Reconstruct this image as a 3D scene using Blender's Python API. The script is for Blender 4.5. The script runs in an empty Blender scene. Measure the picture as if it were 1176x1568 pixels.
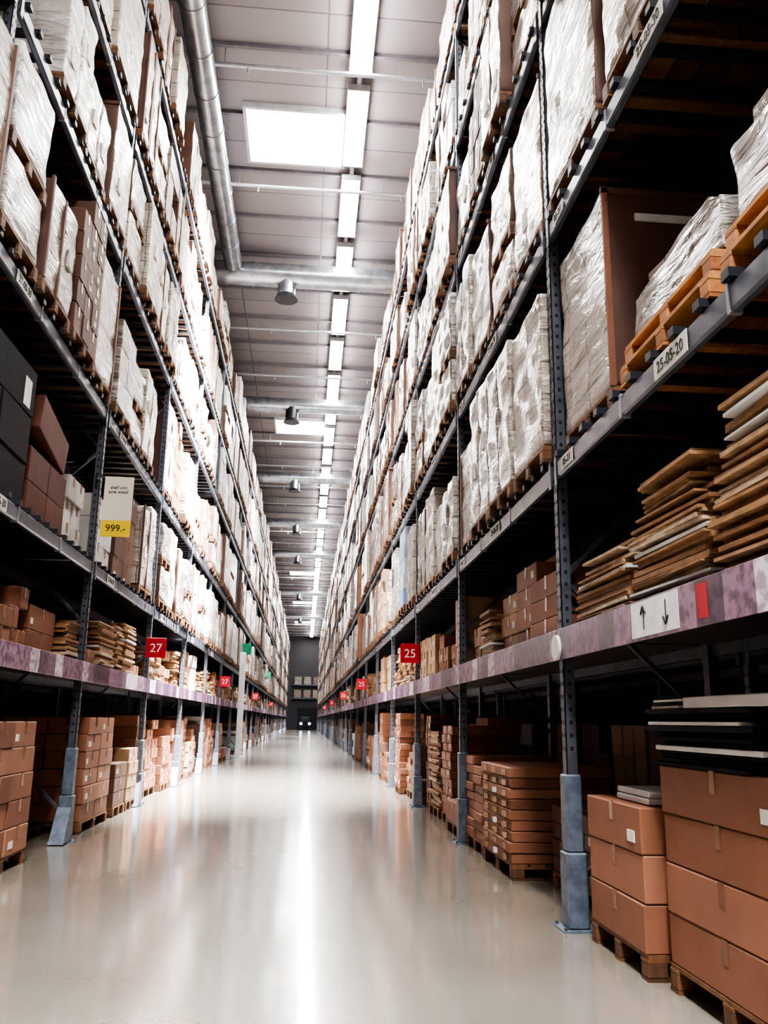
import bpy, math, random
import numpy as np
from mathutils import Matrix, Vector
R = random.Random(7)
scene = bpy.context.scene

# ------------------------------------------------------------------ materials
def new_mat(name):
    m = bpy.data.materials.new(name); m.use_nodes = True
    nt = m.node_tree; b = nt.nodes['Principled BSDF']
    return m, nt, b
def N(nt, t, **kw):
    n = nt.nodes.new(t)
    for k, v in kw.items():
        if hasattr(n, k): setattr(n, k, v)
        else: n.inputs[k].default_value = v
    return n
def ramp(nt, stops):
    n = nt.nodes.new('ShaderNodeValToRGB')
    e = n.color_ramp.elements
    while len(e) < len(stops): e.new(0.5)
    for i, (p, c) in enumerate(stops):
        e[i].position = p; e[i].color = (c[0], c[1], c[2], 1)
    return n
def mapped_pos(nt, scale):
    g = nt.nodes.new('ShaderNodeNewGeometry')
    m = nt.nodes.new('ShaderNodeVectorMath'); m.operation = 'MULTIPLY'
    m.inputs[1].default_value = scale
    nt.links.new(g.outputs['Position'], m.inputs[0])
    return g, m
def simple(name, col, rough=0.5, metal=0.0, var=0.12, nscale=6.0, bump=0.0, spec=0.5):
    m, nt, b = new_mat(name)
    g, mp = mapped_pos(nt, (1, 1, 1))
    no = N(nt, 'ShaderNodeTexNoise'); no.inputs['Scale'].default_value = nscale; no.inputs['Detail'].default_value = 3
    nt.links.new(mp.outputs[0], no.inputs['Vector'])
    rp = ramp(nt, [(0.3, [c * (1 - var) for c in col]), (0.7, [min(1, c * (1 + var)) for c in col])])
    nt.links.new(no.outputs['Fac'], rp.inputs[0]); nt.links.new(rp.outputs[0], b.inputs['Base Color'])
    b.inputs['Roughness'].default_value = rough; b.inputs['Metallic'].default_value = metal
    b.inputs['Specular IOR Level'].default_value = spec
    if bump:
        bp = N(nt, 'ShaderNodeBump'); bp.inputs['Strength'].default_value = bump; bp.inputs['Distance'].default_value = 0.02
        nt.links.new(no.outputs['Fac'], bp.inputs['Height']); nt.links.new(bp.outputs[0], b.inputs['Normal'])
    return m
def island(name, stops, rough=0.6, nscale=(3, 3, 3), nvar=0.25, bump=0.0, spec=0.35):
    """colour varies per mesh island, plus noise"""
    m, nt, b = new_mat(name)
    g, mp = mapped_pos(nt, nscale)
    rp = ramp(nt, stops); nt.links.new(g.outputs['Random Per Island'], rp.inputs[0])
    no = N(nt, 'ShaderNodeTexNoise'); no.inputs['Scale'].default_value = 1.0; no.inputs['Detail'].default_value = 4
    nt.links.new(mp.outputs[0], no.inputs['Vector'])
    r2 = ramp(nt, [(0.3, [1 - nvar] * 3), (0.7, [1, 1, 1])])
    nt.links.new(no.outputs['Fac'], r2.inputs[0])
    mx = N(nt, 'ShaderNodeMix'); mx.data_type = 'RGBA'; mx.blend_type = 'MULTIPLY'; mx.inputs[0].default_value = 1
    nt.links.new(rp.outputs[0], mx.inputs[6]); nt.links.new(r2.outputs[0], mx.inputs[7])
    nt.links.new(mx.outputs[2], b.inputs['Base Color'])
    b.inputs['Roughness'].default_value = rough; b.inputs['Specular IOR Level'].default_value = spec
    if bump:
        bp = N(nt, 'ShaderNodeBump'); bp.inputs['Strength'].default_value = bump; bp.inputs['Distance'].default_value = 0.02
        nt.links.new(no.outputs['Fac'], bp.inputs['Height']); nt.links.new(bp.outputs[0], b.inputs['Normal'])
    return m

def wrap_mat(name, stops, film=(.62, .61, .62), lo=.54, hi=.84, mort=(.16, .12, .10)):
    """cartons seen through glossy, wrinkled stretch film"""
    m, nt, b = new_mat(name)
    g = nt.nodes.new('ShaderNodeNewGeometry')
    sep = nt.nodes.new('ShaderNodeSeparateXYZ'); nt.links.new(g.outputs['Position'], sep.inputs[0])
    add = N(nt, 'ShaderNodeMath', operation='ADD'); nt.links.new(sep.outputs[0], add.inputs[0]); nt.links.new(sep.outputs[1], add.inputs[1])
    ra = N(nt, 'ShaderNodeMath', operation='MULTIPLY_ADD'); ra.inputs[1].default_value = 7.3
    nt.links.new(g.outputs['Random Per Island'], ra.inputs[0]); nt.links.new(add.outputs[0], ra.inputs[2])
    cmb = nt.nodes.new('ShaderNodeCombineXYZ'); nt.links.new(ra.outputs[0], cmb.inputs[0]); nt.links.new(sep.outputs[2], cmb.inputs[1])
    br = N(nt, 'ShaderNodeTexBrick'); br.inputs['Scale'].default_value = 1.0
    br.inputs['Brick Width'].default_value = 0.46; br.inputs['Row Height'].default_value = 0.31; br.inputs['Mortar Size'].default_value = 0.013
    br.inputs['Mortar Smooth'].default_value = 0.3; br.offset = 0.0
    br.inputs['Color1'].default_value = (1, 1, 1, 1); br.inputs['Color2'].default_value = (.55, .50, .46, 1); br.inputs['Mortar'].default_value = (*mort, 1)
    nt.links.new(cmb.outputs[0], br.inputs['Vector'])
    mp = nt.nodes.new('ShaderNodeMapping'); mp.inputs['Rotation'].default_value = (0.6, 0.1, 0.0); mp.inputs['Scale'].default_value = (1.5, 1.3, 6)
    nt.links.new(g.outputs['Position'], mp.inputs[0])
    no = N(nt, 'ShaderNodeTexNoise'); no.inputs['Scale'].default_value = 1.9; no.inputs['Detail'].default_value = 5; no.inputs['Roughness'].default_value = .6; no.inputs['Distortion'].default_value = .9
    nt.links.new(mp.outputs[0], no.inputs['Vector'])
    base = ramp(nt, stops); nt.links.new(g.outputs['Random Per Island'], base.inputs[0])
    mx = N(nt, 'ShaderNodeMix'); mx.data_type = 'RGBA'; mx.blend_type = 'MULTIPLY'; mx.inputs[0].default_value = .85
    nt.links.new(base.outputs[0], mx.inputs[6]); nt.links.new(br.outputs['Color'], mx.inputs[7])
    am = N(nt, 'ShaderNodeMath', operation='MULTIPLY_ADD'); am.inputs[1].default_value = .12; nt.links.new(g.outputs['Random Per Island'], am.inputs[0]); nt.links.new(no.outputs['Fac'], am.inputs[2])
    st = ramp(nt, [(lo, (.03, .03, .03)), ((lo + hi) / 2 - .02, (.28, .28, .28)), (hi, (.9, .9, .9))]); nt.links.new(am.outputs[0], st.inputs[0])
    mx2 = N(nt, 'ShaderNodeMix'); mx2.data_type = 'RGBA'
    nt.links.new(st.outputs[0], mx2.inputs[0]); nt.links.new(mx.outputs[2], mx2.inputs[6]); mx2.inputs[7].default_value = (*film, 1)  # pale streaks put film cloudiness and gloss highlights into the base colour
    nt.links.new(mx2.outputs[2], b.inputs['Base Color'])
    b.inputs['Roughness'].default_value = .17; b.inputs['Specular IOR Level'].default_value = 1.0
    bp = N(nt, 'ShaderNodeBump'); bp.inputs['Strength'].default_value = 1.0; bp.inputs['Distance'].default_value = 0.045
    nt.links.new(no.outputs['Fac'], bp.inputs['Height']); nt.links.new(bp.outputs[0], b.inputs['Normal'])
    return m

M = {}
M['wrap'] = wrap_mat('shrink_wrap_over_cartons', [(0, (.24, .155, .10)), (.18, (.50, .44, .37)), (.35, (.18, .115, .075)), (.5, (.38, .32, .265)), (.65, (.15, .10, .075)), (.8, (.44, .39, .335)), (.92, (.11, .08, .065)), (1, (.56, .53, .49))])
M['wrapw'] = wrap_mat('shrink_wrap_white_and_skylit', [(0, (.62, .60, .58)), (.5, (.78, .77, .76)), (1, (.66, .65, .65))], (.85, .85, .87), .5, .75, (.5, .47, .45))  # white goods; high base colours also stand in for skylight overexposure
M['card'] = island('cardboard_brown', [(0, (.20, .082, .047)), (.4, (.29, .125, .073)), (.7, (.36, .165, .10)), (1, (.25, .105, .06))], nvar=.2)
M['cardl'] = island('cardboard_light', [(0, (.36, .21, .12)), (.5, (.46, .30, .18)), (1, (.32, .19, .10))], nvar=.25)
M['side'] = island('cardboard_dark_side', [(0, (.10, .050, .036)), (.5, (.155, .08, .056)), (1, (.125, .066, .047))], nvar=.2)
M['flat'] = island('flat_cardboard_edges', [(0, (.20, .095, .045)), (.3, (.42, .24, .12)), (.6, (.30, .15, .07)), (.85, (.50, .32, .18)), (1, (.60, .49, .38))], nvar=.5, nscale=(9, 9, 40))
M['white'] = island('white_carton', [(0, (.54, .51, .48)), (.5, (.68, .66, .64)), (1, (.44, .41, .39))], rough=.45)
M['dark'] = island('dark_carton', [(0, (.009, .008, .012)), (.5, (.014, .012, .016)), (1, (.025, .018, .018))], rough=.7, spec=.12)
M['redbrown'] = island('red_brown_carton', [(0, (.10, .034, .024)), (1, (.15, .055, .038))], rough=.6, spec=.2)
M['wood'] = island('pallet_wood', [(0, (.16, .072, .036)), (.5, (.25, .12, .058)), (1, (.10, .052, .03))], nscale=(20, 20, 4), nvar=.4)
M['woodo'] = island('pallet_wood_orange', [(0, (.50, .19, .06)), (.5, (.60, .28, .10)), (1, (.36, .13, .045))], nscale=(20, 4, 20), nvar=.5)
M['tape'] = simple('packing_tape', (.20, .09, .05), .25)
M['label'] = simple('paper_label', (.68, .66, .62), .6)
M['post'] = simple('rack_upright_steel', (.10, .108, .13), .45, .4, .25, 9)
M['guard'] = simple('grey_blue_post_guard', (.12, .145, .185), .5, .2, .3, 12, .1)
M['beam'] = simple('rack_beam_steel', (.12, .128, .16), .38, .4, .25, 5)
M['bar'] = simple('support_bar_dark', (.020, .020, .028), .5, .3)
M['deck'] = simple('shelf_deck', (.08, .06, .055), .7)
M['hole'] = simple('upright_slot_dark', (.008, .008, .01), .8)
M['red'] = simple('sign_red', (.45, .010, .025), .4, var=.03)
M['green'] = simple('sign_green', (.01, .22, .12), .4, var=.03)
M['yellow'] = simple('sign_yellow', (.85, .62, .03), .5, var=.03)
M['paper'] = simple('sign_paper', (.78, .73, .60), .6, var=.03)
M['ink'] = simple('ink_black', (.02, .02, .02), .6)
M['inkw'] = simple('ink_white', (.8, .8, .8), .6)
M['duct'] = simple('galvanised_duct', (.38, .40, .44), .28, .85, .25, 4)
M['pipe'] = simple('sprinkler_pipe', (.38, .38, .42), .4, .6)
M['rib'] = simple('roof_purlin_paint', (.12, .11, .125), .6)
M['lamp'] = simple('dark_lamp_metal', (.03, .03, .035), .4, .5)
M['house'] = simple('fixture_housing', (.4, .4, .42), .4)
M['colw'] = simple('white_column_paint', (.8, .8, .82), .5)
M['blue'] = island('blue_goods', [(0, (.08, .20, .48)), (.5, (.60, .64, .70)), (1, (.16, .32, .60))], rough=.3)
M['redg'] = island('red_goods', [(0, (.45, .03, .04)), (.5, (.62, .56, .54)), (1, (.30, .03, .05))], rough=.4)

def emis(name, col, s):
    m, nt, b = new_mat(name)
    b.inputs['Base Color'].default_value = (.8, .8, .8, 1)
    b.inputs['Emission Color'].default_value = (*col, 1); b.inputs['Emission Strength'].default_value = s
    return m
M['tube'] = emis('fluorescent_diffuser_glow', (1, .965, .92), 60)
M['sky'] = emis('skylight_glow', (.97, .98, 1), 36)
M['far'] = emis('headlamp_glow', (.45, .65, 1), 12)

# printed strip along first shelf: rows of posters
m, nt, b = new_mat('printed_shelf_strip')
g = nt.nodes.new('ShaderNodeNewGeometry')
sep = nt.nodes.new('ShaderNodeSeparateXYZ'); nt.links.new(g.outputs['Position'], sep.inputs[0])
sn = N(nt, 'ShaderNodeMath', operation='SNAP'); sn.inputs[1].default_value = .31; nt.links.new(sep.outputs[1], sn.inputs[0])
wn = nt.nodes.new('ShaderNodeTexWhiteNoise'); wn.noise_dimensions = '1D'; nt.links.new(sn.outputs[0], wn.inputs['W'])
rp = ramp(nt, [(0, (.07, .038, .062)), (.26, (.16, .095, .145)), (.46, (.10, .058, .095)), (.60, (.42, .35, .40)), (.72, (.21, .13, .18)), (.87, (.57, .52, .56))])
rp.color_ramp.interpolation = 'CONSTANT'
nt.links.new(wn.outputs[0], rp.inputs[0])
no = N(nt, 'ShaderNodeTexNoise'); no.inputs['Scale'].default_value = 13; no.inputs['Detail'].default_value = 3; nt.links.new(g.outputs['Position'], no.inputs['Vector'])
rn = ramp(nt, [(.42, (.12, .10, .12)), (.5, (.6, .55, .6)), (.56, (.95, .9, .93))]); nt.links.new(no.outputs['Fac'], rn.inputs[0])
mx = N(nt, 'ShaderNodeMix'); mx.data_type = 'RGBA'; mx.blend_type = 'OVERLAY'; mx.inputs[0].default_value = .5
nt.links.new(rp.outputs[0], mx.inputs[6]); nt.links.new(rn.outputs[0], mx.inputs[7])
nt.links.new(mx.outputs[2], b.inputs['Base Color']); b.inputs['Roughness'].default_value = .35
M['strip'] = m

# floor
m, nt, b = new_mat('polished_concrete')
g = nt.nodes.new('ShaderNodeNewGeometry')
n1 = N(nt, 'ShaderNodeTexNoise'); n1.inputs['Scale'].default_value = .8; n1.inputs['Detail'].default_value = 4; n1.inputs['Roughness'].default_value = .45
n2 = N(nt, 'ShaderNodeTexNoise'); n2.inputs['Scale'].default_value = 30; n2.inputs['Detail'].default_value = 3
for n in (n1, n2): nt.links.new(g.outputs['Position'], n.inputs['Vector'])
r1 = ramp(nt, [(.3, (.215, .188, .15)), (.5, (.262, .234, .192)), (.72, (.305, .275, .23))]); nt.links.new(n1.outputs['Fac'], r1.inputs[0])
r2 = ramp(nt, [(.3, (.9, .9, .9)), (.6, (1, 1, 1))]); nt.links.new(n2.outputs['Fac'], r2.inputs[0])
mx = N(nt, 'ShaderNodeMix'); mx.data_type = 'RGBA'; mx.blend_type = 'MULTIPLY'; mx.inputs[0].default_value = 1
nt.links.new(r1.outputs[0], mx.inputs[6]); nt.links.new(r2.outputs[0], mx.inputs[7])
vo = N(nt, 'ShaderNodeTexVoronoi'); vo.inputs['Scale'].default_value = 1.3; nt.links.new(g.outputs['Position'], vo.inputs['Vector'])
r3 = ramp(nt, [(.008, (.3, .27, .25)), (.02, (1, 1, 1))]); nt.links.new(vo.outputs['Distance'], r3.inputs[0])
mx3 = N(nt, 'ShaderNodeMix'); mx3.data_type = 'RGBA'; mx3.blend_type = 'MULTIPLY'; mx3.inputs[0].default_value = .7
nt.links.new(mx.outputs[2], mx3.inputs[6]); nt.links.new(r3.outputs[0], mx3.inputs[7])
nt.links.new(mx3.outputs[2], b.inputs['Base Color'])
rr = ramp(nt, [(.3, (.28, .28, .28)), (.7, (.22, .22, .22))]); nt.links.new(n1.outputs['Fac'], rr.inputs[0])
nt.links.new(rr.outputs[0], b.inputs['Roughness']); b.inputs['Specular IOR Level'].default_value = 1.0
b.inputs['Coat Weight'].default_value = 1.0; b.inputs['Coat Roughness'].default_value = .12
n4 = N(nt, 'ShaderNodeTexNoise'); n4.inputs['Scale'].default_value = 1.6; n4.inputs['Detail'].default_value = 0; nt.links.new(g.outputs['Position'], n4.inputs['Vector'])
bp = N(nt, 'ShaderNodeBump'); bp.inputs['Strength'].default_value = .12; bp.inputs['Distance'].default_value = .02
nt.links.new(n4.outputs['Fac'], bp.inputs['Height']); nt.links.new(bp.outputs[0], b.inputs['Normal']); nt.links.new(bp.outputs[0], b.inputs['Coat Normal'])
M['floor'] = m

# ceiling panels
m, nt, b = new_mat('ceiling_panels')
g = nt.nodes.new('ShaderNodeNewGeometry')
br = N(nt, 'ShaderNodeTexBrick'); br.inputs['Scale'].default_value = 1; br.inputs['Brick Width'].default_value = 2.6; br.inputs['Row Height'].default_value = 1.06
br.inputs['Mortar Size'].default_value = .02; br.offset = 0
br.inputs['Color1'].default_value = (.190, .170, .180, 1); br.inputs['Color2'].default_value = (.225, .203, .215, 1); br.inputs['Mortar'].default_value = (.09, .08, .088, 1)
nt.links.new(g.outputs['Position'], br.inputs['Vector'])
nt.links.new(br.outputs['Color'], b.inputs['Base Color']); b.inputs['Roughness'].default_value = .65
M['ceil'] = m
M['wall'] = simple('warehouse_wall', (.10, .09, .10), .7)
M['wallend'] = simple('warehouse_end_wall', (.07, .068, .08), .7)

# ------------------------------------------------------------------ mesh builder
def _orient(V, F):
    out = []
    V = np.array(V, float)
    for f in F:
        p = V[list(f)]; n = np.cross(p[1] - p[0], p[2] - p[0])
        out.append(tuple(f) if np.dot(n, p.mean(0)) > 0 else tuple(reversed(f)))
    return out
_S, _FL, _idx = [], [], {}
for sx in (-1, 1):
    for sy in (-1, 1):
        for sz in (-1, 1):
            for a in range(3):
                _idx[(sx, sy, sz, a)] = len(_S); _S.append((sx, sy, sz)); fl = [1, 1, 1]; fl[a] = 0; _FL.append(fl)
_F, _FA = [], []
for a in range(3):
    o = [i for i in range(3) if i != a]
    for s in (-1, 1):
        q = []
        for (u, v) in ((-1, -1), (1, -1), (1, 1), (-1, 1)):
            t = [0, 0, 0]; t[a] = s; t[o[0]] = u; t[o[1]] = v; q.append(_idx[(*t, a)])
        _F.append(q); _FA.append(a)
    for (u, v) in ((-1, -1), (1, -1), (1, 1), (-1, 1)):
        t = [0, 0, 0]; t[o[0]] = u; t[o[1]] = v
        lo = list(t); lo[a] = -1; hi = list(t); hi[a] = 1
        _F.append([_idx[(*lo, o[0])], _idx[(*hi, o[0])], _idx[(*hi, o[1])], _idx[(*lo, o[1])]]); _FA.append(o[0])
for sx in (-1, 1):
    for sy in (-1, 1):
        for sz in (-1, 1):
            _F.append([_idx[(sx, sy, sz, k)] for k in range(3)]); _FA.append(0)
_S = np.array(_S, float); _FL = np.array(_FL, float)
_F = _orient(_S * (1 - .1 * _FL), _F)
_PV = np.array([(x, y, z) for x in (-1, 1) for y in (-1, 1) for z in (-1, 1)], float)
_PF = _orient(_PV, [(0, 1, 3, 2), (4, 5, 7, 6), (0, 1, 5, 4), (2, 3, 7, 6), (0, 2, 6, 4), (1, 3, 7, 5)])
_PA = [0, 0, 1, 1, 2, 2]
def lump_template(n):
    cs = [-1, -.93] + [(-.93 + 1.86 * i / n) for i in range(1, n)] + [.93, 1]
    V, F, A, d = [], [], [], {}
    def vid(p):
        k = tuple(round(c, 4) for c in p)
        if k not in d: d[k] = len(V); V.append(k)
        return d[k]
    m_ = len(cs)
    for a in range(3):
        o = [i for i in range(3) if i != a]
        for s in (-1, 1):
            for i in range(m_ - 1):
                for j in range(m_ - 1):
                    q = []
                    for (u, v) in ((i, j), (i + 1, j), (i + 1, j + 1), (i, j + 1)):
                        t = [0, 0, 0]; t[a] = s; t[o[0]] = cs[u]; t[o[1]] = cs[v]; q.append(vid(t))
                    F.append(q); A.append(a)
    V = np.array(V, float); return V, _orient(V, F), A
LT = {n: lump_template(n) for n in (4, 9)}

class MB:
    def __init__(s): s.V = []; s.F = []; s.m = []; s.sm = []; s.n = 0; s.mats = []
    def mi(s, k):
        if k not in s.mats: s.mats.append(k)
        return s.mats.index(k)
    def add(s, V, F, mats, smooth=False):
        o = s.n; s.V.append(V); s.n += len(V)
        s.F += [tuple(i + o for i in f) for f in F]
        s.m += mats if isinstance(mats, list) else [mats] * len(F)
        s.sm += [smooth] * len(F)
    def box(s, x0, x1, y0, y1, z0, z1, mat, bev=0.0, side=None, rz=0.0, tilt=None):
        h = np.array([abs(x1 - x0), abs(y1 - y0), abs(z1 - z0)]) / 2; c = np.array([(x0 + x1), (y0 + y1), (z0 + z1)]) / 2
        if bev > 0:
            bev = min(bev, h.min() * .45); V = _S * (h - bev * _FL); F = _F; A = _FA
        else: V = _PV * h; F = _PF; A = _PA
        if rz:
            cc, ss = math.cos(rz), math.sin(rz); V = V @ np.array([[cc, ss, 0], [-ss, cc, 0], [0, 0, 1]])
        if tilt: V = V @ np.array(tilt.to_3x3().transposed())
        a = s.mi(mat)
        if side: b_ = s.mi(side); ms = [b_ if q == 1 else a for q in A]
        else: ms = [a] * len(F)
        s.add(V + c, F, ms)
    def lump(s, x0, x1, y0, y1, z0, z1, mat, n=4, amp=.015, r=.05, side=None):
        h = np.array([abs(x1 - x0), abs(y1 - y0), abs(z1 - z0)]) / 2; c = np.array([(x0 + x1), (y0 + y1), (z0 + z1)]) / 2
        T, F, A = LT[n]
        P = T * h; Q = np.clip(P, -(h - r), h - r); D = P - Q; L = np.linalg.norm(D, axis=1, keepdims=True)
        Dn = D / np.maximum(L, 1e-6)
        V = Q + Dn * r
        ph = [R.uniform(0, 6.28) for _ in range(6)]
        w = (np.sin(V[:, 0] * 7 + V[:, 2] * 9 + ph[0]) + np.sin(V[:, 1] * 11 - V[:, 2] * 6 + ph[1]) + np.sin(V[:, 2] * 15 + V[:, 1] * 5 + ph[2])) * amp / 3 * 1.5
        V = V + Dn * (w[:, None] - amp)
        V[:, 2] = np.maximum(V[:, 2], -h[2])
        a = s.mi(mat)
        if side: b_ = s.mi(side); ms = [b_ if q == 1 else a for q in A]
        else: ms = [a] * len(F)
        s.add(V + c, F, ms, True)
    def strut(s, p0, p1, w, mat, w2=None):
        p0 = Vector(p0); p1 = Vector(p1); d = p1 - p0; L = d.length
        q = d.to_track_quat('Z', 'Y').to_matrix()
        V = _PV * np.array([w / 2, (w2 or w) / 2, L / 2]); V = V @ np.array(q.transposed())
        s.add(V + np.array((p0 + p1) / 2), _PF, [s.mi(mat)] * 6)
    def cyl(s, p0, p1, r, mat, n=16, r2=None, caps=True):
        p0 = Vector(p0); p1 = Vector(p1); d = p1 - p0
        q = d.to_track_quat('Z', 'Y').to_matrix(); r2 = r if r2 is None else r2
        V = []
        for k, (p, rr) in enumerate(((p0, r), (p1, r2))):
            for i in range(n):
                a = 2 * math.pi * i / n; V.append(tuple(p + q @ Vector((rr * math.cos(a), rr * math.sin(a), 0))))
        F = [(i, (i + 1) % n, n + (i + 1) % n, n + i) for i in range(n)]
        s.add(np.array(V), F, [s.mi(mat)] * n, True)
        if caps:
            s.add(np.array(V), [tuple(range(n - 1, -1, -1)), tuple(range(n, 2 * n))], [s.mi(mat)] * 2)
    def build(s, name, origin=None, parent=None):
        if not s.V: return None
        V = np.concatenate(s.V)
        if origin is None:
            mn, mx_ = V.min(0), V.max(0); origin = ((mn[0] + mx_[0]) / 2, (mn[1] + mx_[1]) / 2, mn[2])
        o = np.array(origin)
        me = bpy.data.meshes.new(name); me.from_pydata((V - o).tolist(), [], s.F)
        me.polygons.foreach_set('material_index', s.m); me.polygons.foreach_set('use_smooth', s.sm)
        for k in s.mats: me.materials.append(M[k])
        me.update()
        ob = bpy.data.objects.new(name, me); ob.location = origin; scene.collection.objects.link(ob)
        if parent: ob.parent = parent; ob.matrix_parent_inverse = parent.matrix_world.inverted()
        return ob

# ------------------------------------------------------------------ layout constants
P0, BAY = 6.9, 4.72
JMIN, JMAX = -3, 29
XF = {1: 2.05, -1: 2.87}
DEPTH = 1.3
LEV = {1: [2.13, 3.58, 5.80, 8.15, 10.25, 12.35], -1: [2.08, 3.42, 5.56, 7.95, 10.0, 12.3]}
CEIL = 15.6
YEND = 150.0; YBACK = -12.0
XW = 7.2
def py(j): return P0 + BAY * j
def X(s, d): return s * (XF[s] + d)

# ------------------------------------------------------------------ room shell
def shell(name, x0, x1, y0, y1, z0, z1, mat):
    mb = MB(); mb.box(x0, x1, y0, y1, z0, z1, mat); return mb.build(name)
shell('floor', -XW, XW, YBACK, YEND, -.2, 0, 'floor')
shell('ceiling', -XW, XW, YBACK, YEND, CEIL, CEIL + .2, 'ceil')
shell('wall_left', -XW - .2, -XW, YBACK, YEND, 0, CEIL, 'wall')
shell('wall_right', XW, XW + .2, YBACK, YEND, 0, CEIL, 'wall')
shell('wall_back', -XW, XW, YBACK - .2, YBACK, 0, CEIL, 'wall')
shell('wall_front', -XW, XW, YEND, YEND + .2, 0, CEIL, 'wallend')
mb = MB(); y = -10.0
while y < YEND - 1:
    mb.box(-XW + .02, XW - .02, y, y + .09, CEIL - .09, CEIL - .001, 'rib'); y += 2.15
mb.build('roof_purlins')

# ------------------------------------------------------------------ racks
def rack(s):
    emp = bpy.data.objects.new('pallet_rack', None); scene.collection.objects.link(emp); emp.location = (X(s, DEPTH / 2), 0, 0)
    bpy.context.view_layer.update()
    fr = MB(); bm_ = MB(); br = MB(); st = MB(); gd = MB()
    top = LEV[s][-1] + .35
    for j in range(JMIN, JMAX + 1):
        y = py(j); near = -1 <= j <= 6
        for d in (0, DEPTH - .09):
            w = .11
            x0, x1 = X(s, d), X(s, d + .09)
            if near and d == 0:
                fr.box(x0, X(s, d + .012), y - w / 2, y + w / 2, 0, top, 'post', .003)
                fr.box(x0, x1, y - w / 2, y - w / 2 + .012, 0, top, 'post', .003)
                fr.box(x0, x1, y + w / 2 - .012, y + w / 2, 0, top, 'post', .003)
                if j <= 3:
                    z = 1.3
                    while z < top:
                        for dy in (-.028, .028):
                            fr.box(X(s, -.002), X(s, .004), y + dy - .008, y + dy + .008, z, z + .028, 'hole')
                        fr.box(X(s, .035), X(s, .06), y - w / 2 - .002, y - w / 2 + .004, z, z + .03, 'hole')
                        z += .1
            else: fr.box(x0, x1, y - w / 2, y + w / 2, 0, top, 'post')
        z = .3; k = 0
        while z + 1.2 < top:
            a, b_ = (X(s, .06), X(s, DEPTH - .06)) if k % 2 == 0 else (X(s, DEPTH - .06), X(s, .06))
            fr.strut((a, y, z), (b_, y, z + 1.15), .035, 'post'); z += 1.2; k += 1
        g0, g1 = X(s, -.035), X(s, .13)
        gd.box(g0, g1, y - .095, y + .095, .012, .55, 'guard', .012)
        gd.box(X(s, -.02), X(s, .11), y - .08, y + .08, .55, 1.12, 'guard', .012)
        gd.box(X(s, -.09), X(s, .2), y - .15, y + .15, 0, .014, 'guard')
        V = np.array([(X(s, -.05), y - .09, .012), (X(s, .13), y - .09, .012), (X(s, -.05), y - .38, .012), (X(s, .13), y - .38, .012), (X(s, -.03), y - .09, .42), (X(s, .13), y - .09, .42)])
        F = [(0, 2, 4), (1, 5, 3), (2, 3, 5, 4), (0, 1, 3, 2), (0, 4, 5, 1)]
        if s < 0: gd.add(V, F, [gd.mi('guard')] * 5)
        for dy in (-.12, .12): gd.cyl((X(s, -.065), y + dy, .01), (X(s, -.065), y + dy, .035), .014, 'post', 6)
    for j in range(JMIN, JMAX):
        y0, y1 = py(j) + .055, py(j + 1) - .055
        for li, z in enumerate(LEV[s]):
            for d in (-.012, DEPTH - .05):
                bm_.box(X(s, d), X(s, d + .062), y0, y1, z - .075, z + .075, 'beam', .018 if j < 8 and d < 0 else 0)
            if -1 <= j <= 5:
                for yy in (y0, y1): bm_.box(X(s, -.022), X(s, -.012), yy - .06 if yy == y1 else yy, yy if yy == y1 else yy + .06, z - .13, z + .12, 'beam', .003)
            if -1 <= j <= 2 and li > 0:
                for q in (.33, .66):
                    yy = y0 + (y1 - y0) * q
                    bm_.box(X(s, -.018), X(s, .055), yy, yy + .03, z - .084, z + .084, 'pipe', .004)
            if li == 0:
                bm_.box(X(s, .05), X(s, DEPTH - .05), y0, y1, z + .02, z + .08, 'deck')
                st.box(X(s, -.03), X(s, -.014), y0 - .05 , y1 + .05, z - .13, z + .115, 'strip', .002)
            else:
                n = 14
                for i in range(n):
                    yy = y0 + (i + .5) * (y1 - y0) / n
                    br.box(X(s, -.05), X(s, DEPTH), yy - .04, yy + .04, z + .075, z + .125, 'bar')
    fr.build('upright_frames', parent=emp); bm_.build('load_beams', parent=emp)
    br.build('support_bars', parent=emp); st.build('printed_edge_strips', parent=emp); gd.build('post_guards', parent=emp)
    return emp
racks = {s: rack(s) for s in (1, -1)}
for s in (1, -1):  # rear rack row, added behind with its loads to keep the depth dark
    e2 = bpy.data.objects.new('pallet_rack', None); scene.collection.objects.link(e2)
    e2.location = (racks[s].location.x + s * 1.55, 0, 0)
    for ch in racks[s].children:
        if ch.name.startswith(('upright', 'load', 'support')):
            c2 = ch.copy(); scene.collection.objects.link(c2); c2.parent = e2
            c2.matrix_parent_inverse = Matrix.Identity(4)
            c2.location = (ch.location.x - racks[s].location.x, ch.location.y, ch.location.z)

# ------------------------------------------------------------------ goods
def pallet(mb, s, d0, d1, y0, y1, z, mat='wood', near=False):
    if near:
        L = d1 - d0
        for i in range(6):
            a = d0 + L * i / 6 + .008; mb.box(X(s, a), X(s, a + L / 6 - .02), y0, y1, z + .125, z + .15, mat)
        for i in range(3):
            yy = y0 + (y1 - y0 - .11) * i / 2
            mb.box(X(s, d0), X(s, d1), yy, yy + .11, z, z + .022, mat)
            mb.box(X(s, d0), X(s, d1), yy, yy + .11, z + .105, z + .125, mat)
            for q in range(3):
                dd = d0 + (L - .13) * q / 2
                mb.box(X(s, dd), X(s, dd + .13), yy, yy + .11, z + .022, z + .105, mat, .006)
    else:
        mb.box(X(s, d0), X(s, d1), y0, y1, z + .12, z + .15, mat)
        for i in range(3):
            yy = y0 + (y1 - y0 - .1) * i / 2
            mb.box(X(s, d0), X(s, d1), yy, yy + .1, z, z + .12, mat)

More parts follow.
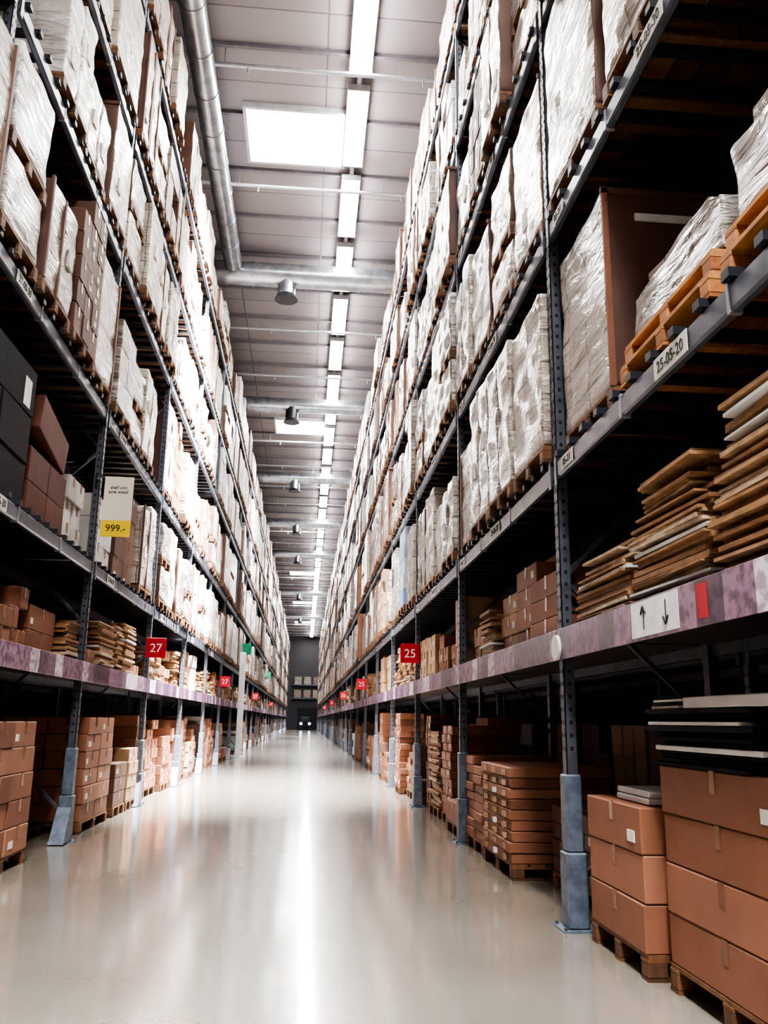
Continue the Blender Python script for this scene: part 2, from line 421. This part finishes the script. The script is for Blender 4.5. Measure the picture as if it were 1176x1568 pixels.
def cartons(mb, s, d0, d1, y0, y1, z0, z1, mat, layers, nx=1, ny=2, near=False, jit=.012, tape=True, drop=0.0):
    lh = (z1 - z0) / layers
    for k in range(layers):
        for a in range(nx):
            for b_ in range(ny):
                if k >= layers - 2 and R.random() < drop: continue
                if k == layers - 1 and drop and R.random() < drop: continue
                j1, j2 = R.uniform(-jit, jit), R.uniform(-jit, jit)
                da, db = d0 + (d1 - d0) * a / nx, d0 + (d1 - d0) * (a + 1) / nx
                ya, yb = y0 + (y1 - y0) * b_ / ny, y0 + (y1 - y0) * (b_ + 1) / ny
                rz = R.uniform(-1, 1) * jit * .8
                zz0 = z0 + k * lh; zz1 = zz0 + lh - .004
                mb.box(X(s, da + .006 + j1), X(s, db - .006 + j1), ya + .006 + j2, yb - .006 + j2, zz0, zz1, mat, .008 if near else .0, rz=rz)
                if near and a == 0 and tape:
                    ym = (ya + yb) / 2 + j2
                    mb.box(X(s, da + j1 + .002), X(s, da + j1 + .012), ym - .03, ym + .03, zz1 - .12, zz1 + .002, 'tape')
                    if R.random() < .4:
                        yl = ya + R.uniform(.06, .12); mb.box(X(s, da + j1 + .001), X(s, da + j1 + .012), yl, yl + R.uniform(.08, .14), zz0 + .06, zz0 + .13, 'label')
                if near and tape and b_ == 0 and R.random() < .8:
                    xm = (da + db) / 2
                    mb.box(X(s, xm - .03), X(s, xm + .03), ya + j2 + .002, ya + j2 + .012, zz1 - .1, zz1 + .002, 'tape')

def flats(mb, s, d0, d1, y0, y1, z0, z1, mat='flat', jit=.05, t=(.012, .045)):
    z = z0
    while z < z1:
        h = R.uniform(*t)
        a, b_, c, e = [R.uniform(-jit, jit) for _ in range(4)]
        mb.box(X(s, d0 + max(a, -.03 if d0 < .1 else -1)), X(s, d1 + b_), y0 + c, y1 + e, z, z + h - .002, mat if R.random() < .95 else 'white', 0, rz=R.uniform(-.04, .04))
        z += h

def wrapped(mb, s, d0, d1, y0, y1, z0, z1, near, kind, wm='wrap'):
    pallet(mb, s, d0, d1, y0, y1, z0, 'wood', near)
    zb = z0 + .15
    if kind in (0, 1):
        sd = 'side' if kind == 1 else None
        cols = [(y0 + .01, y1 - .01)]
        if y1 - y0 > .85 and R.random() < .55:
            ym = (y0 + y1) / 2; cols = [(y0 + .01, ym - .014), (ym + .014, y1 - .01)]
        for (ya, yb) in cols:
            zt = z1 - (R.choice([0, 0, .06, .15]) if len(cols) > 1 else 0)
            if near:
                mb.lump(X(s, d0), X(s, d1), ya, yb, zb, zt, wm, 9, .014, .03, side=sd)
                if R.random() < .3:
                    for yc in (ya, yb - .05): mb.box(X(s, d0 - .004), X(s, d0 + .03), yc - .003, yc + .053, zb, zt + .005, 'side', .004)
                if R.random() < .6:
                    yl = ya + (yb - ya) * R.uniform(.25, .55); zl = zb + (zt - zb) * R.uniform(.12, .6)
                    mb.box(X(s, d0 - .002), X(s, d0 + .03), yl, yl + .15, zl, zl + .2, 'label')
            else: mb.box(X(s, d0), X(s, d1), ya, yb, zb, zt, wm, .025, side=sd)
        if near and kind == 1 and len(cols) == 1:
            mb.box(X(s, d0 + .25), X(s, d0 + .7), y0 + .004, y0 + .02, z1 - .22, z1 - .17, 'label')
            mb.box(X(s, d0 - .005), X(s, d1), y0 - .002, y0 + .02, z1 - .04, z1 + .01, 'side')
    elif kind == 2:
        zm = zb + (z1 - zb) * R.uniform(.4, .6)
        for (a, b_) in ((zb, zm - .15), (zm, z1)):
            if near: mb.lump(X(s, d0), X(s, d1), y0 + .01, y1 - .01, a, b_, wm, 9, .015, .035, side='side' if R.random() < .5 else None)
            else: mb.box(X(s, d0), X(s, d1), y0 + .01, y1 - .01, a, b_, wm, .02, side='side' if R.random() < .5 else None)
        pallet(mb, s, d0, d1, y0, y1, zm - .15, 'wood', near)
    elif kind == 3:
        cartons(mb, s, d0, d1, y0 + .01, y1 - .01, zb, z1, wm, max(2, int((z1 - zb) / .36)), 2, 2, near, .01, tape=False, drop=.25)
    elif kind == 4:
        cartons(mb, s, d0, d1, y0 + .01, y1 - .01, zb, z1, R.choice(['cardl', 'white', 'card', 'side']), max(2, int((z1 - zb) / .3)), 2, 3, near, .01, drop=.15)
    elif kind == 5:
        cartons(mb, s, d0, d1, y0 + .01, y1 - .01, zb, z1, R.choice(['blue', 'redg', 'white']), max(2, int((z1 - zb) / .3)), 2, 2, near, .02, tape=False, drop=.2)

def box_empty_limit(s, j, li):
    L = LEV[s]
    z0 = L[li] + .125
    z1 = (L[li + 1] - .08) if li + 1 < len(L) else 14.15
    return z0, z1

farL = {1: MB(), -1: MB()}; farC = {1: MB(), -1: MB()}
NEAR_J = {1: 3, -1: 4}
for s in (1, -1):
    for j in range(JMIN, JMAX):
        y0b, y1b = py(j) + .08, py(j + 1) - .08
        near = -1 <= j <= NEAR_J[s]
        for li in range(1, 6):
            if s == 1 and j == -1 and li in (1, 2): continue
            if s == -1 and li == 1 and j in (0, 1): continue
            z0, zc = box_empty_limit(s, j, li)
            n = R.choice([3, 4, 4, 4]) if s == 1 else R.choice([3, 4, 4])
            wslot = (y1b - y0b) / n
            for i in range(n):
                if R.random() < .04: continue
                ya = y0b + wslot * i + R.uniform(.01, .06); yb = y0b + wslot * (i + 1) - R.uniform(.01, .06)
                if li == 5: h = R.choice([1.0, 1.2, 1.45, 1.65])
                else:
                    h = (zc - z0 - .12) * R.choice([.98, .95, .9, .85, .78, .66])
                kind = R.choices([0, 1, 2, 3, 4, 5], [5, 6, 2, 2, 1.2, 1.2 if (s < 0 and li >= 3 and j >= 2) else .15])[0]
                if h < 1.3 and kind == 2: kind = 0
                d0 = R.uniform(-.12, .02); d1 = d0 + 1.22
                pw = .6 if (s < 0 and 2 <= j <= 5 and li <= 3) else .16  # more pale loads here paint the skylight's glare onto the left racks
                wm = 'wrapw' if R.random() < pw else 'wrap'
                if near:
                    mb = MB(); wrapped(mb, s, d0, d1, ya, yb, z0, z0 + h, True, kind, wm); mb.build('shrink_wrapped_pallet_load')
                else: wrapped(farL[s], s, d0, d1, ya, yb, z0, z0 + h, False, kind, wm)
        z0 = LEV[s][0] + .082
        if not (s == 1 and j == -1):
            zc = LEV[s][1] - .1 - z0
            y = y0b
            while y < y1b - .4:
                w = min(R.uniform(.5, 1.1), y1b - y - .02)
                tgt = MB() if near else farC[s]
                k = R.random(); h = zc * R.uniform(.35, .9)
                if k < .5:
                    cartons(tgt, s, .06 + R.uniform(0, .15), 1.1, y, y + w, z0, z0 + h, R.choice(['card', 'card', 'cardl']), max(2, int(h / .19)), 2, R.choice([1, 2]), near, .015, drop=.3); nm = 'carton_stack'
                elif k < .9:
                    flats(tgt, s, .06, 1.0, y + .04, y + w - .05, z0, z0 + h * .8, t=(.015, .05) if near else (.05, .1)); nm = 'flat_cardboard_stack'
                else:
                    cartons(tgt, s, .06, 1.0, y, y + w, z0, z0 + h, R.choice(['white', 'cardl']), 3, 1, 1, near, .01); nm = 'carton_stack'
                if near: tgt.build(nm)
                y += w + R.uniform(.03, .15)
        if s == 1 and j in (-1, 0): continue
        if s == -1 and j in (0, 1, 6): continue
        y = y0b + .15
        while y < y1b - .6:
            w = min(R.uniform(.75, 1.3), y1b - y - .12)
            tgt = MB() if near else farC[s]
            h = R.uniform(.7, 1.75); d0 = R.uniform(.0, .2)
            pallet(tgt, s, d0, d0 + 1.1, y, y + w, 0, 'wood', near)
            k = R.random(); mat = R.choices(['card', 'cardl', 'white', 'side'], [6, 2, 1.2, 3])[0]
            if k < .8: cartons(tgt, s, d0, d0 + 1.1, y, y + w, .15, h, mat, max(2, int(h / R.choice([.14, .2, .3]))), 2, R.choice([1, 2]), near, .018, drop=.15); nm = 'carton_stack'
            else: flats(tgt, s, d0 + .03, d0 + 1.05, y + .03, y + w - .03, .15, h * .8, t=(.02, .05) if near else (.05, .1)); nm = 'flat_cardboard_stack'
            if near: tgt.build(nm)
            y += w + R.uniform(.1, .35)
for s in (1, -1):
    a = farL[s].build('shrink_wrapped_pallet_loads'); b_ = farC[s].build('carton_stacks')
    a2 = a.copy(); scene.collection.objects.link(a2); a2.location.x += s * 1.55  # far loads repeated in the rear row to block light
for s in (1, -1):  # hidden rear loads, added to block light behind the near bays
    mb = MB()
    for j in range(-1, NEAR_J[s] + 1):
        for li in range(0, 6):
            z0 = LEV[s][li] + .125
            zc = LEV[s][li + 1] if li < 5 else 14
            for i in range(4):
                ya = py(j) + .12 + i * 1.13
                wrapped(mb, s, 1.6, 2.7, ya, ya + 1.05, z0, zc - .3, False, 4 if li < 2 else 1)
        for i in range(4):
            ya = py(j) + .12 + i * 1.13
            wrapped(mb, s, 1.6, 2.7, ya, ya + 1.05, 0, 1.5, False, 4)
    mb.build('light_blocking_goods')

# ------------------------------------------------------------------ hero goods, left ground
s = -1
for (a, b_, top, lay, ny, mt, nm) in ((8.55, 10.0, 1.45, 5, 2, 'card', 1), (7.1, 8.4, 1.2, 4, 2, 'side', 1), (12.3, 13.9, 1.5, 6, 2, 'card', 1), (14.3, 15.2, .8, 3, 1, 'side', 1), (15.3, 16.1, 1.0, 4, 1, 'cardl', 1)):
    mb = MB(); pallet(mb, s, .02, 1.15, a, b_, 0, 'wood', True); cartons(mb, s, .02, 1.15, a, b_, .15, top, mt, lay, 2, ny, True, .015); mb.build('carton_stack')

# ------------------------------------------------------------------ hero goods, right near bay
s = 1
mb = MB(); pallet(mb, s, .06, 1.2, 5.52, 6.56, 0, 'wood', True)
cartons(mb, s, .06, .62, 5.52, 6.56, .15, 1.0, 'card', 3, 1, 1, True, .008)
cartons(mb, s, .64, 1.2, 5.52, 6.56, .15, 1.0, 'card', 3, 1, 1, True, .008)
mb.build('carton_stack')
mb = MB(); cartons(mb, s, .15, .6, 5.6, 6.2, 1.0, 1.09, 'white', 2, 1, 1, True, .02, tape=False); mb.build('white_flat_box_pile')
mb = MB(); pallet(mb, s, .14, 1.25, 3.95, 5.38, 0, 'wood', True)
cartons(mb, s, .14, .72, 3.95, 5.38, .15, 1.27, 'card', 4, 1, 1, True, .008)
cartons(mb, s, .72, 1.25, 3.95, 5.38, .15, 1.27, 'card', 4, 1, 1, True, .008)
mb.build('carton_stack')
mb = MB(); z = 1.27
for k in range(13):
    h = R.uniform(.018, .032); mb.box(X(s, .12 + R.uniform(-.06, .06)), X(s, .7), 4.15 + R.uniform(-.1, .1), 5.40 + R.uniform(-.12, .08), z, z + h - .003, 'white' if k in (4, 9) else 'dark', .004, rz=R.uniform(-.04, .04)); z += h
mb.box(X(s, .1), X(s, .55), 3.9, 4.85, z, z + .06, 'white', .006, rz=.03)
for q in range(4): mb.box(X(s, .12 + q * .01), X(s, .5), 4.95 + q * .02, 5.4, z + q * .02, z + q * .02 + .017, 'dark' if q % 2 else 'label', .003, rz=-.05 + .03 * q)
mb.build('flat_pack_pile')
mb = MB(); pallet(mb, s, .14, 1.25, 2.5, 3.8, 0, 'wood', True)
cartons(mb, s, .14, 1.25, 2.5, 3.8, .15, 1.3, 'card', 4, 2, 1, True, .008); mb.build('carton_stack')
mb = MB(); pallet(mb, s, .03, 1.1, 8.9, 10.3, 0, 'wood', True)
cartons(mb, s, .03, 1.1, 8.9, 10.3, .15, 1.07, 'card', 9, 1, 1, True, .018, tape=False)
for k in range(9):
    z = .15 + k * .102
    for yy in (9.1, 9.55, 10.0): mb.box(X(s, .0), X(s, .03), yy, yy + .08, z + .02, z + .07, 'label' if k % 3 == 0 and yy == 9.55 else 'cardl')
mb.build('carton_stack')
mb = MB(); pallet(mb, s, .05, 1.1, 10.42, 11.5, 0, 'wood', True)
cartons(mb, s, .05, 1.1, 10.42, 11.5, .15, 1.1, 'card', 9, 1, 2, True, .02, tape=False, drop=.2); mb.build('carton_stack')
mb = MB(); pallet(mb, s, .35, 1.25, 7.3, 8.6, 0, 'wood', True)
cartons(mb, s, .35, 1.2, 7.35, 8.6, .15, .75, 'side', 4, 2, 2, True, .02); mb.build('carton_stack')
z0 = LEV[1][0] + .082
for (a, b_, h) in ((5.5, 6.62, .52), (4.35, 5.38, .82), (2.95, 4.22, .92), (1.9 + .4, 2.85, .6)):
    mb = MB(); flats(mb, s, .07, .95, a, b_, z0, z0 + h * .62, t=(.010, .032)); flats(mb, s, .12, .95, a + .1, b_ - .12, z0 + h * .62, z0 + h, jit=.09, t=(.010, .032)); mb.build('flat_cardboard_stack')
zb = LEV[1][1] + .125
mb = MB(); pallet(mb, s, .05, 1.25, 5.6, 6.76, zb, 'wood', True)
mb.lump(X(s, .05), X(s, 1.25), 5.61, 6.75, zb + .15, 5.45, 'wrap', 9, .012, .02, side='side')
mb.box(X(s, .3), X(s, .75), 5.603, 5.62, 5.2, 5.26, 'label'); mb.box(X(s, .04), X(s, 1.25), 5.595, 5.62, 5.41, 5.46, 'side'); mb.box(X(s, .045), X(s, .09), 5.595, 5.62, zb + .15, 5.45, 'card')
mb.build('shrink_wrapped_pallet_load')
for (a, b_, top, nn) in ((4.0, 5.3, 4.52, 2), (2.5, 3.85, 4.7, 2)):
    mb = MB()
    for q in range(nn): pallet(mb, s, .0 + .04 * q, 1.2, a - .02 + .03 * q, b_, zb + q * .151, 'woodo', True)
    zz = zb + .151 * nn; hh = (top - zz)
    mb.lump(X(s, .1), X(s, .62), a, b_, zz, zz + hh * .72, 'wrap', 9, .014, .03); mb.lump(X(s, .64), X(s, 1.2), a + .03, b_, zz, top, 'wrap', 9, .014, .03)
    mb.lump(X(s, .2), X(s, .6), a + .3, b_ - .05, zz + hh * .72, top + .03, 'wrap', 9, .014, .03)
    mb.build('shrink_wrapped_pallet_load')
zb = LEV[1][2] + .125
for (a, b_, top, kd) in ((5.45, 6.78, 7.95, 1), (4.0, 5.3, 7.9, 2), (2.4, 3.8, 7.7, 1)):
    mb = MB(); wrapped(mb, s, -.02, 1.22, a, b_, zb, top, True, kd); mb.build('shrink_wrapped_pallet_load')

s = -1; zb = LEV[-1][1] + .125
mb = MB(); cartons(mb, s, .1, 1.1, 7.1, 8.9, zb, zb + 1.5, 'dark', 3, 2, 2, True, .02, tape=False); mb.box(X(s, .085), X(s, .11), 8.55, 8.75, zb + 1.05, zb + 1.35, 'label'); mb.build('dark_carton_stack')
mb = MB(); cartons(mb, s, .1, 1.1, 9.0, 10.4, zb, zb + .75, 'redbrown', 2, 1, 2, True, .0, tape=False); mb.box(X(s, .1), X(s, .9), 9.2, 10.3, zb + .88, zb + 1.3, 'redbrown', .01, tilt=Matrix.Rotation(-.22, 3, 'X')); mb.build('tilted_carton')
mb = MB(); cartons(mb, s, .15, .9, 10.6, 11.35, zb, zb + .9, 'white', 3, 1, 2, True, .03); mb.build('carton_stack')
mb = MB(); cartons(mb, s, .1, 1.0, 11.9, 13.0, zb, zb + 1.0, 'white', 3, 1, 2, True, .03, drop=.2); mb.build('carton_stack')
mb = MB(); cartons(mb, s, .1, 1.1, 13.2, 14.6, zb, zb + 1.5, 'side', 4, 2, 2, True, .02); mb.build('carton_stack')
mb = MB(); wrapped(mb, s, 0, 1.2, 14.8, 16.1, zb, zb + 1.7, True, 0); mb.build('shrink_wrapped_pallet_load')

# ------------------------------------------------------------------ text & signs
def text(body, size, mat, loc, face, parent, name='lettering'):
    cu = bpy.data.curves.new(name, 'FONT'); cu.body = body; cu.size = size; cu.align_x = 'CENTER'; cu.align_y = 'CENTER'; cu.extrude = .0015
    cu.materials.append(M[mat]); ob = bpy.data.objects.new(name, cu); scene.collection.objects.link(ob)
    if face == '-Y': rot = Matrix(((1, 0, 0), (0, 0, -1), (0, 1, 0)))
    elif face == '-X': rot = Matrix(((0, 0, -1), (-1, 0, 0), (0, 1, 0)))
    else: rot = Matrix(((0, 0, 1), (1, 0, 0), (0, 1, 0)))
    ob.parent = parent
    ob.matrix_parent_inverse = Matrix.Identity(4)
    ob.matrix_local = Matrix.Translation(Vector(loc) - parent.location) @ rot.to_4x4()
def post_sign(s, j, txt, mat='red', z=2.75, w=.36, off=.17):
    y = py(j) - .10; xc = s * (XF[s] - off + .05)
    mb = MB(); mb.box(xc - w / 2, xc + w / 2, y - .012, y, z - w / 2, z + w / 2, mat, .003)
    mb.box(s * (XF[s] - .02), s * (XF[s] + .03), y, y + .05, z - .03, z + .03, 'post')
    ob = mb.build('aisle_number_sign' if txt else 'exit_sign')
    if txt: text(txt, w * .62, 'inkw', (xc, y - .014, z - .01), '-Y', ob)
for j in (2, 5, 8, 12, 17): post_sign(1, j, '25')
for j in (2, 5, 9, 14): post_sign(-1, j, '27')
post_sign(-1, 7, '', 'green', 4.6, .5); post_sign(-1, 12, '', 'green', 4.6, .5)
mb = MB(); xc, y, z = -2.58, 11.42, 4.22
mb.box(xc - .19, xc + .19, y - .006, y + .006, z - .18, z + .42, 'paper', .002)
mb.box(xc - .19, xc + .19, y - .007, y + .006, z - .40, z - .18, 'yellow', .002)
mb.box(-2.9, xc + .05, y, y + .02, z + .40, z + .43, 'post'); mb.box(-2.92, -2.88, y, 11.62, z + .40, z + .43, 'post')
ob = mb.build('price_card'); text('999.-', .13, 'ink', (xc, y - .01, z - .29), '-Y', ob); text('shelf unit\npine wood', .06, 'ink', (xc, y - .01, z + .24), '-Y', ob)
def loc_label(s, y, z, txt, w=.46, h=.13):
    mb = MB(); xa = X(s, -.019); xb = X(s, -.024); mb.box(xa, xb, y - w / 2, y + w / 2, z - h / 2, z + h / 2, 'label'); ob = mb.build('shelf_location_label')
    text(txt, h * .78, 'ink', (X(s, -.0262), y, z - .004), '-X' if s > 0 else '+X', ob)
for j in range(-1, 5):
    for li in range(1, 6):
        loc_label(1, py(j) + 2.28, LEV[1][li] - .005, '25-%02d-%d0' % (5 + j + 1, li + 1), .46)
        loc_label(1, py(j) + 4.3, LEV[1][li] - .005, '%02d-%d1' % (5 + j + 1, li + 1), .30, .11)
        if j >= 0 and li < 3: loc_label(-1, py(j) + 1.0, LEV[-1][li] - .005, '27-%02d-%d0' % (5 + j, li + 1), .46)
mb = MB(); xa = X(1, -.032)
mb.box(X(1, -.030), xa, 4.55, 5.25, 2.02, 2.235, 'inkw')
mb.box(X(1, -.030), xa, 4.2, 4.32, 2.04, 2.22, 'red')
for yy, dn in ((5.05, 1), (4.72, -1)):
    mb.box(xa, X(1, -.034), yy - .006, yy + .006, 2.06, 2.2, 'ink')
    zt = 2.2 if dn > 0 else 2.06
    for q in (-1, 1): mb.strut((X(1, -.033), yy, zt), (X(1, -.033), yy + q * .035, zt - dn * .045), .012, 'ink')
mb.build('shelf_info_panel')
mb = MB(); mb.cyl((X(1, -.03), 6.88, 2.1), (X(1, -.055), 6.88, 2.1), .1, 'label', 24); mb.build('round_marker_disc')
mb = MB(); mb.box(-2.74, -2.5, 36.4, 36.65, 0, 4.2, 'colw', .02); mb.box(-2.8, -2.44, 36.3, 36.75, 0, .05, 'colw', .01); mb.build('white_column')

# ------------------------------------------------------------------ ceiling services
LX, LZ = .73, 15.36
mb = MB(); mb.box(LX - .05, LX + .05, YBACK + .5, YEND - .5, LZ + .04, LZ + .10, 'house')
y = YBACK + 1
while y < YEND - 1: mb.cyl((LX, y, LZ + .08), (LX, y, CEIL - .01), .012, 'pipe', 6); y += 3.3
mb.build('light_trunking')
mb = MB()
mb.box(-.25, .25, 0, 2.80, 0, .04, 'house', .008)
mb.box(-.22, .22, .05, 2.75, -.10, -.001, 'tube')
for yy in (0, 2.76): mb.box(-.25, .25, yy, yy + .04, -.11, 0, 'house')
f0 = mb.build('fluorescent_light', origin=(0, 0, 0))
y = 16.55 - 3.3 * 8; first = True
while y < YEND - 3:
    o = f0 if first else f0.copy()
    if not first: scene.collection.objects.link(o)
    first = False; o.location = (LX, y, LZ); y += 3.3
k = 0; y = 17.7 - 21.7
while y < YEND - 5:
    mb = MB(); mb.box(-1.87, .45, y, y + 1.95, CEIL - .12, CEIL - .004, 'sky')
    for (a, b_, c, d) in ((-1.95, -1.87, y - .08, y + 2.03), (.45, .53, y - .08, y + 2.03), (-1.87, .45, y - .08, y), (-1.87, .45, y + 1.95, y + 2.03)):
        mb.box(a, b_, c, d, CEIL - .15, CEIL - .001, 'house')
    k += 1; mb.build('window_%d' % k)
    la = bpy.data.lights.new('skylight_daylight', 'AREA'); la.shape = 'RECTANGLE'; la.size = 2.2; la.size_y = 1.8
    main = abs(y - 17.7) < 1
    la.energy = 13000 if main else 2600; la.color = (.97, .985, 1); la.spread = math.radians(62 if main else 80)
    lo = bpy.data.objects.new('skylight_daylight', la); scene.collection.objects.link(lo)
    lo.location = (-.7, y + .97, CEIL - .2)
    d = Vector((-2.0, 1.6, -8)); lo.rotation_euler = d.to_track_quat('-Z', 'Y').to_euler()
    y += 21.7
mb = MB(); y = 16.0 - 4.3 * 5
while y < YEND - 2:
    mb.cyl((-XW + .01, y, 15.18), (XW - .01, y, 15.18), .05, 'pipe', 10)
    for xx in (-4, -2.2, 1.6, 4.4):
        mb.cyl((xx, y, 15.2), (xx, y, CEIL - .01), .012, 'pipe', 6); mb.cyl((xx + .5, y, 15.18), (xx + .5, y, 15.0), .02, 'pipe', 8)
    y += 4.3
mb.build('sprinkler_pipes')
def duct(mb, p0, p1, r, seg=1.2):
    mb.cyl(p0, p1, r, 'duct', 28)
    p0 = Vector(p0); p1 = Vector(p1); d = p1 - p0; n = int(d.length / seg)
    for i in range(1, n):
        a = p0 + d * i / n; u = d.normalized() * .025; mb.cyl(a - u, a + u, r + .018, 'duct', 28)
mb = MB(); duct(mb, (-2.62, YBACK + .3, 14.85), (-2.62, 23.8, 14.85), .26)
for yy in (2, 8, 14, 20): mb.cyl((-2.62, yy, 15.0), (-2.62, yy, CEIL - .01), .012, 'pipe', 6)
mb.build('ventilation_duct')
for i, y in enumerate((24.2, 35.4, 47, 58.5, 70, 92, 114)):
    mb = MB(); r = .36 if i == 0 else .3
    duct(mb, (-6.9, y, 14.75), (6.9, y, 14.75), r, .8)
    mb.cyl((-1.0, y, 14.6), (-1.0, y, 14.1), .27, 'duct' if i != 1 else 'lamp', 20); mb.cyl((-1.0, y, 14.1), (-1.0, y, 13.95), .27, 'lamp', 20, .36)
    for xx in (-5, 0, 5): mb.cyl((xx, y, 15), (xx, y, CEIL - .01), .012, 'pipe', 6)
    mb.build('ventilation_duct')
mb = MB(); mb.box(-1.2, 2.0, YEND - .12, YEND - .001, 0, 3.6, 'lamp', .02); mb.box(-1.0, 1.8, YEND - .14, YEND - .1, .1, 3.4, 'bar'); mb.build('door_1')
mb = MB()
for a in (-1.9, -.3, 1.3):
    for z in (5.2, 7.4): mb.box(a, a + 1.2, YEND - .5, YEND - .01, z, z + 1.3, 'wrap', .02)
mb.box(-2.2, 2.8, YEND - .6, YEND - .01, 5.0, 5.2, 'beam'); mb.box(-2.2, 2.8, YEND - .6, YEND - .01, 7.2, 7.4, 'beam'); mb.build('end_wall_shelf')
mb = MB()
mb.box(-.6, .9, 138, 140, .35, 1.3, 'dark', .08); mb.box(-.5, .8, 138.6, 140, 1.3, 2.0, 'lamp', .05)
for xx in (-.55, .75):
    for yy in (138.3, 139.6): mb.cyl((xx - .05, yy, .3), (xx + .15, yy, .3), .3, 'bar', 18)
for xx in (-.5, .8): mb.cyl((xx, 138.02, 1.0), (xx, 137.96, 1.0), .2, 'far', 16)
mb.build('tow_tractor')

# ------------------------------------------------------------------ world
w = bpy.data.worlds.new('world'); scene.world = w; w.use_nodes = True
w.node_tree.nodes['Background'].inputs[0].default_value = (.6, .65, .75, 1); w.node_tree.nodes['Background'].inputs[1].default_value = .3

# ------------------------------------------------------------------ camera
th, ps, ro = math.radians(13.66), math.radians(4.935), math.radians(.85)
F = Vector((math.sin(ps) * math.cos(th), math.cos(ps) * math.cos(th), math.sin(th)))
R0 = Vector((math.cos(ps), -math.sin(ps), 0)); U0 = R0.cross(F)
Rr = R0 * math.cos(ro) + U0 * math.sin(ro); Uu = U0 * math.cos(ro) - R0 * math.sin(ro)
mat = Matrix((Rr, Uu, -F)).transposed().to_4x4(); mat.translation = (0, 0, 1.5)
cd = bpy.data.cameras.new('camera'); cd.sensor_fit = 'VERTICAL'; cd.sensor_height = 24; cd.lens = 24 * 1320 / 1568; cd.clip_end = 400; cd.clip_start = .05
cam = bpy.data.objects.new('camera', cd); scene.collection.objects.link(cam); cam.matrix_world = mat; scene.camera = cam
try:
    scene.view_settings.view_transform = 'AgX'; scene.view_settings.look = 'AgX - High Contrast'
except Exception as e: print(e)
scene.view_settings.exposure = 0.4
print('objs', len(bpy.data.objects))
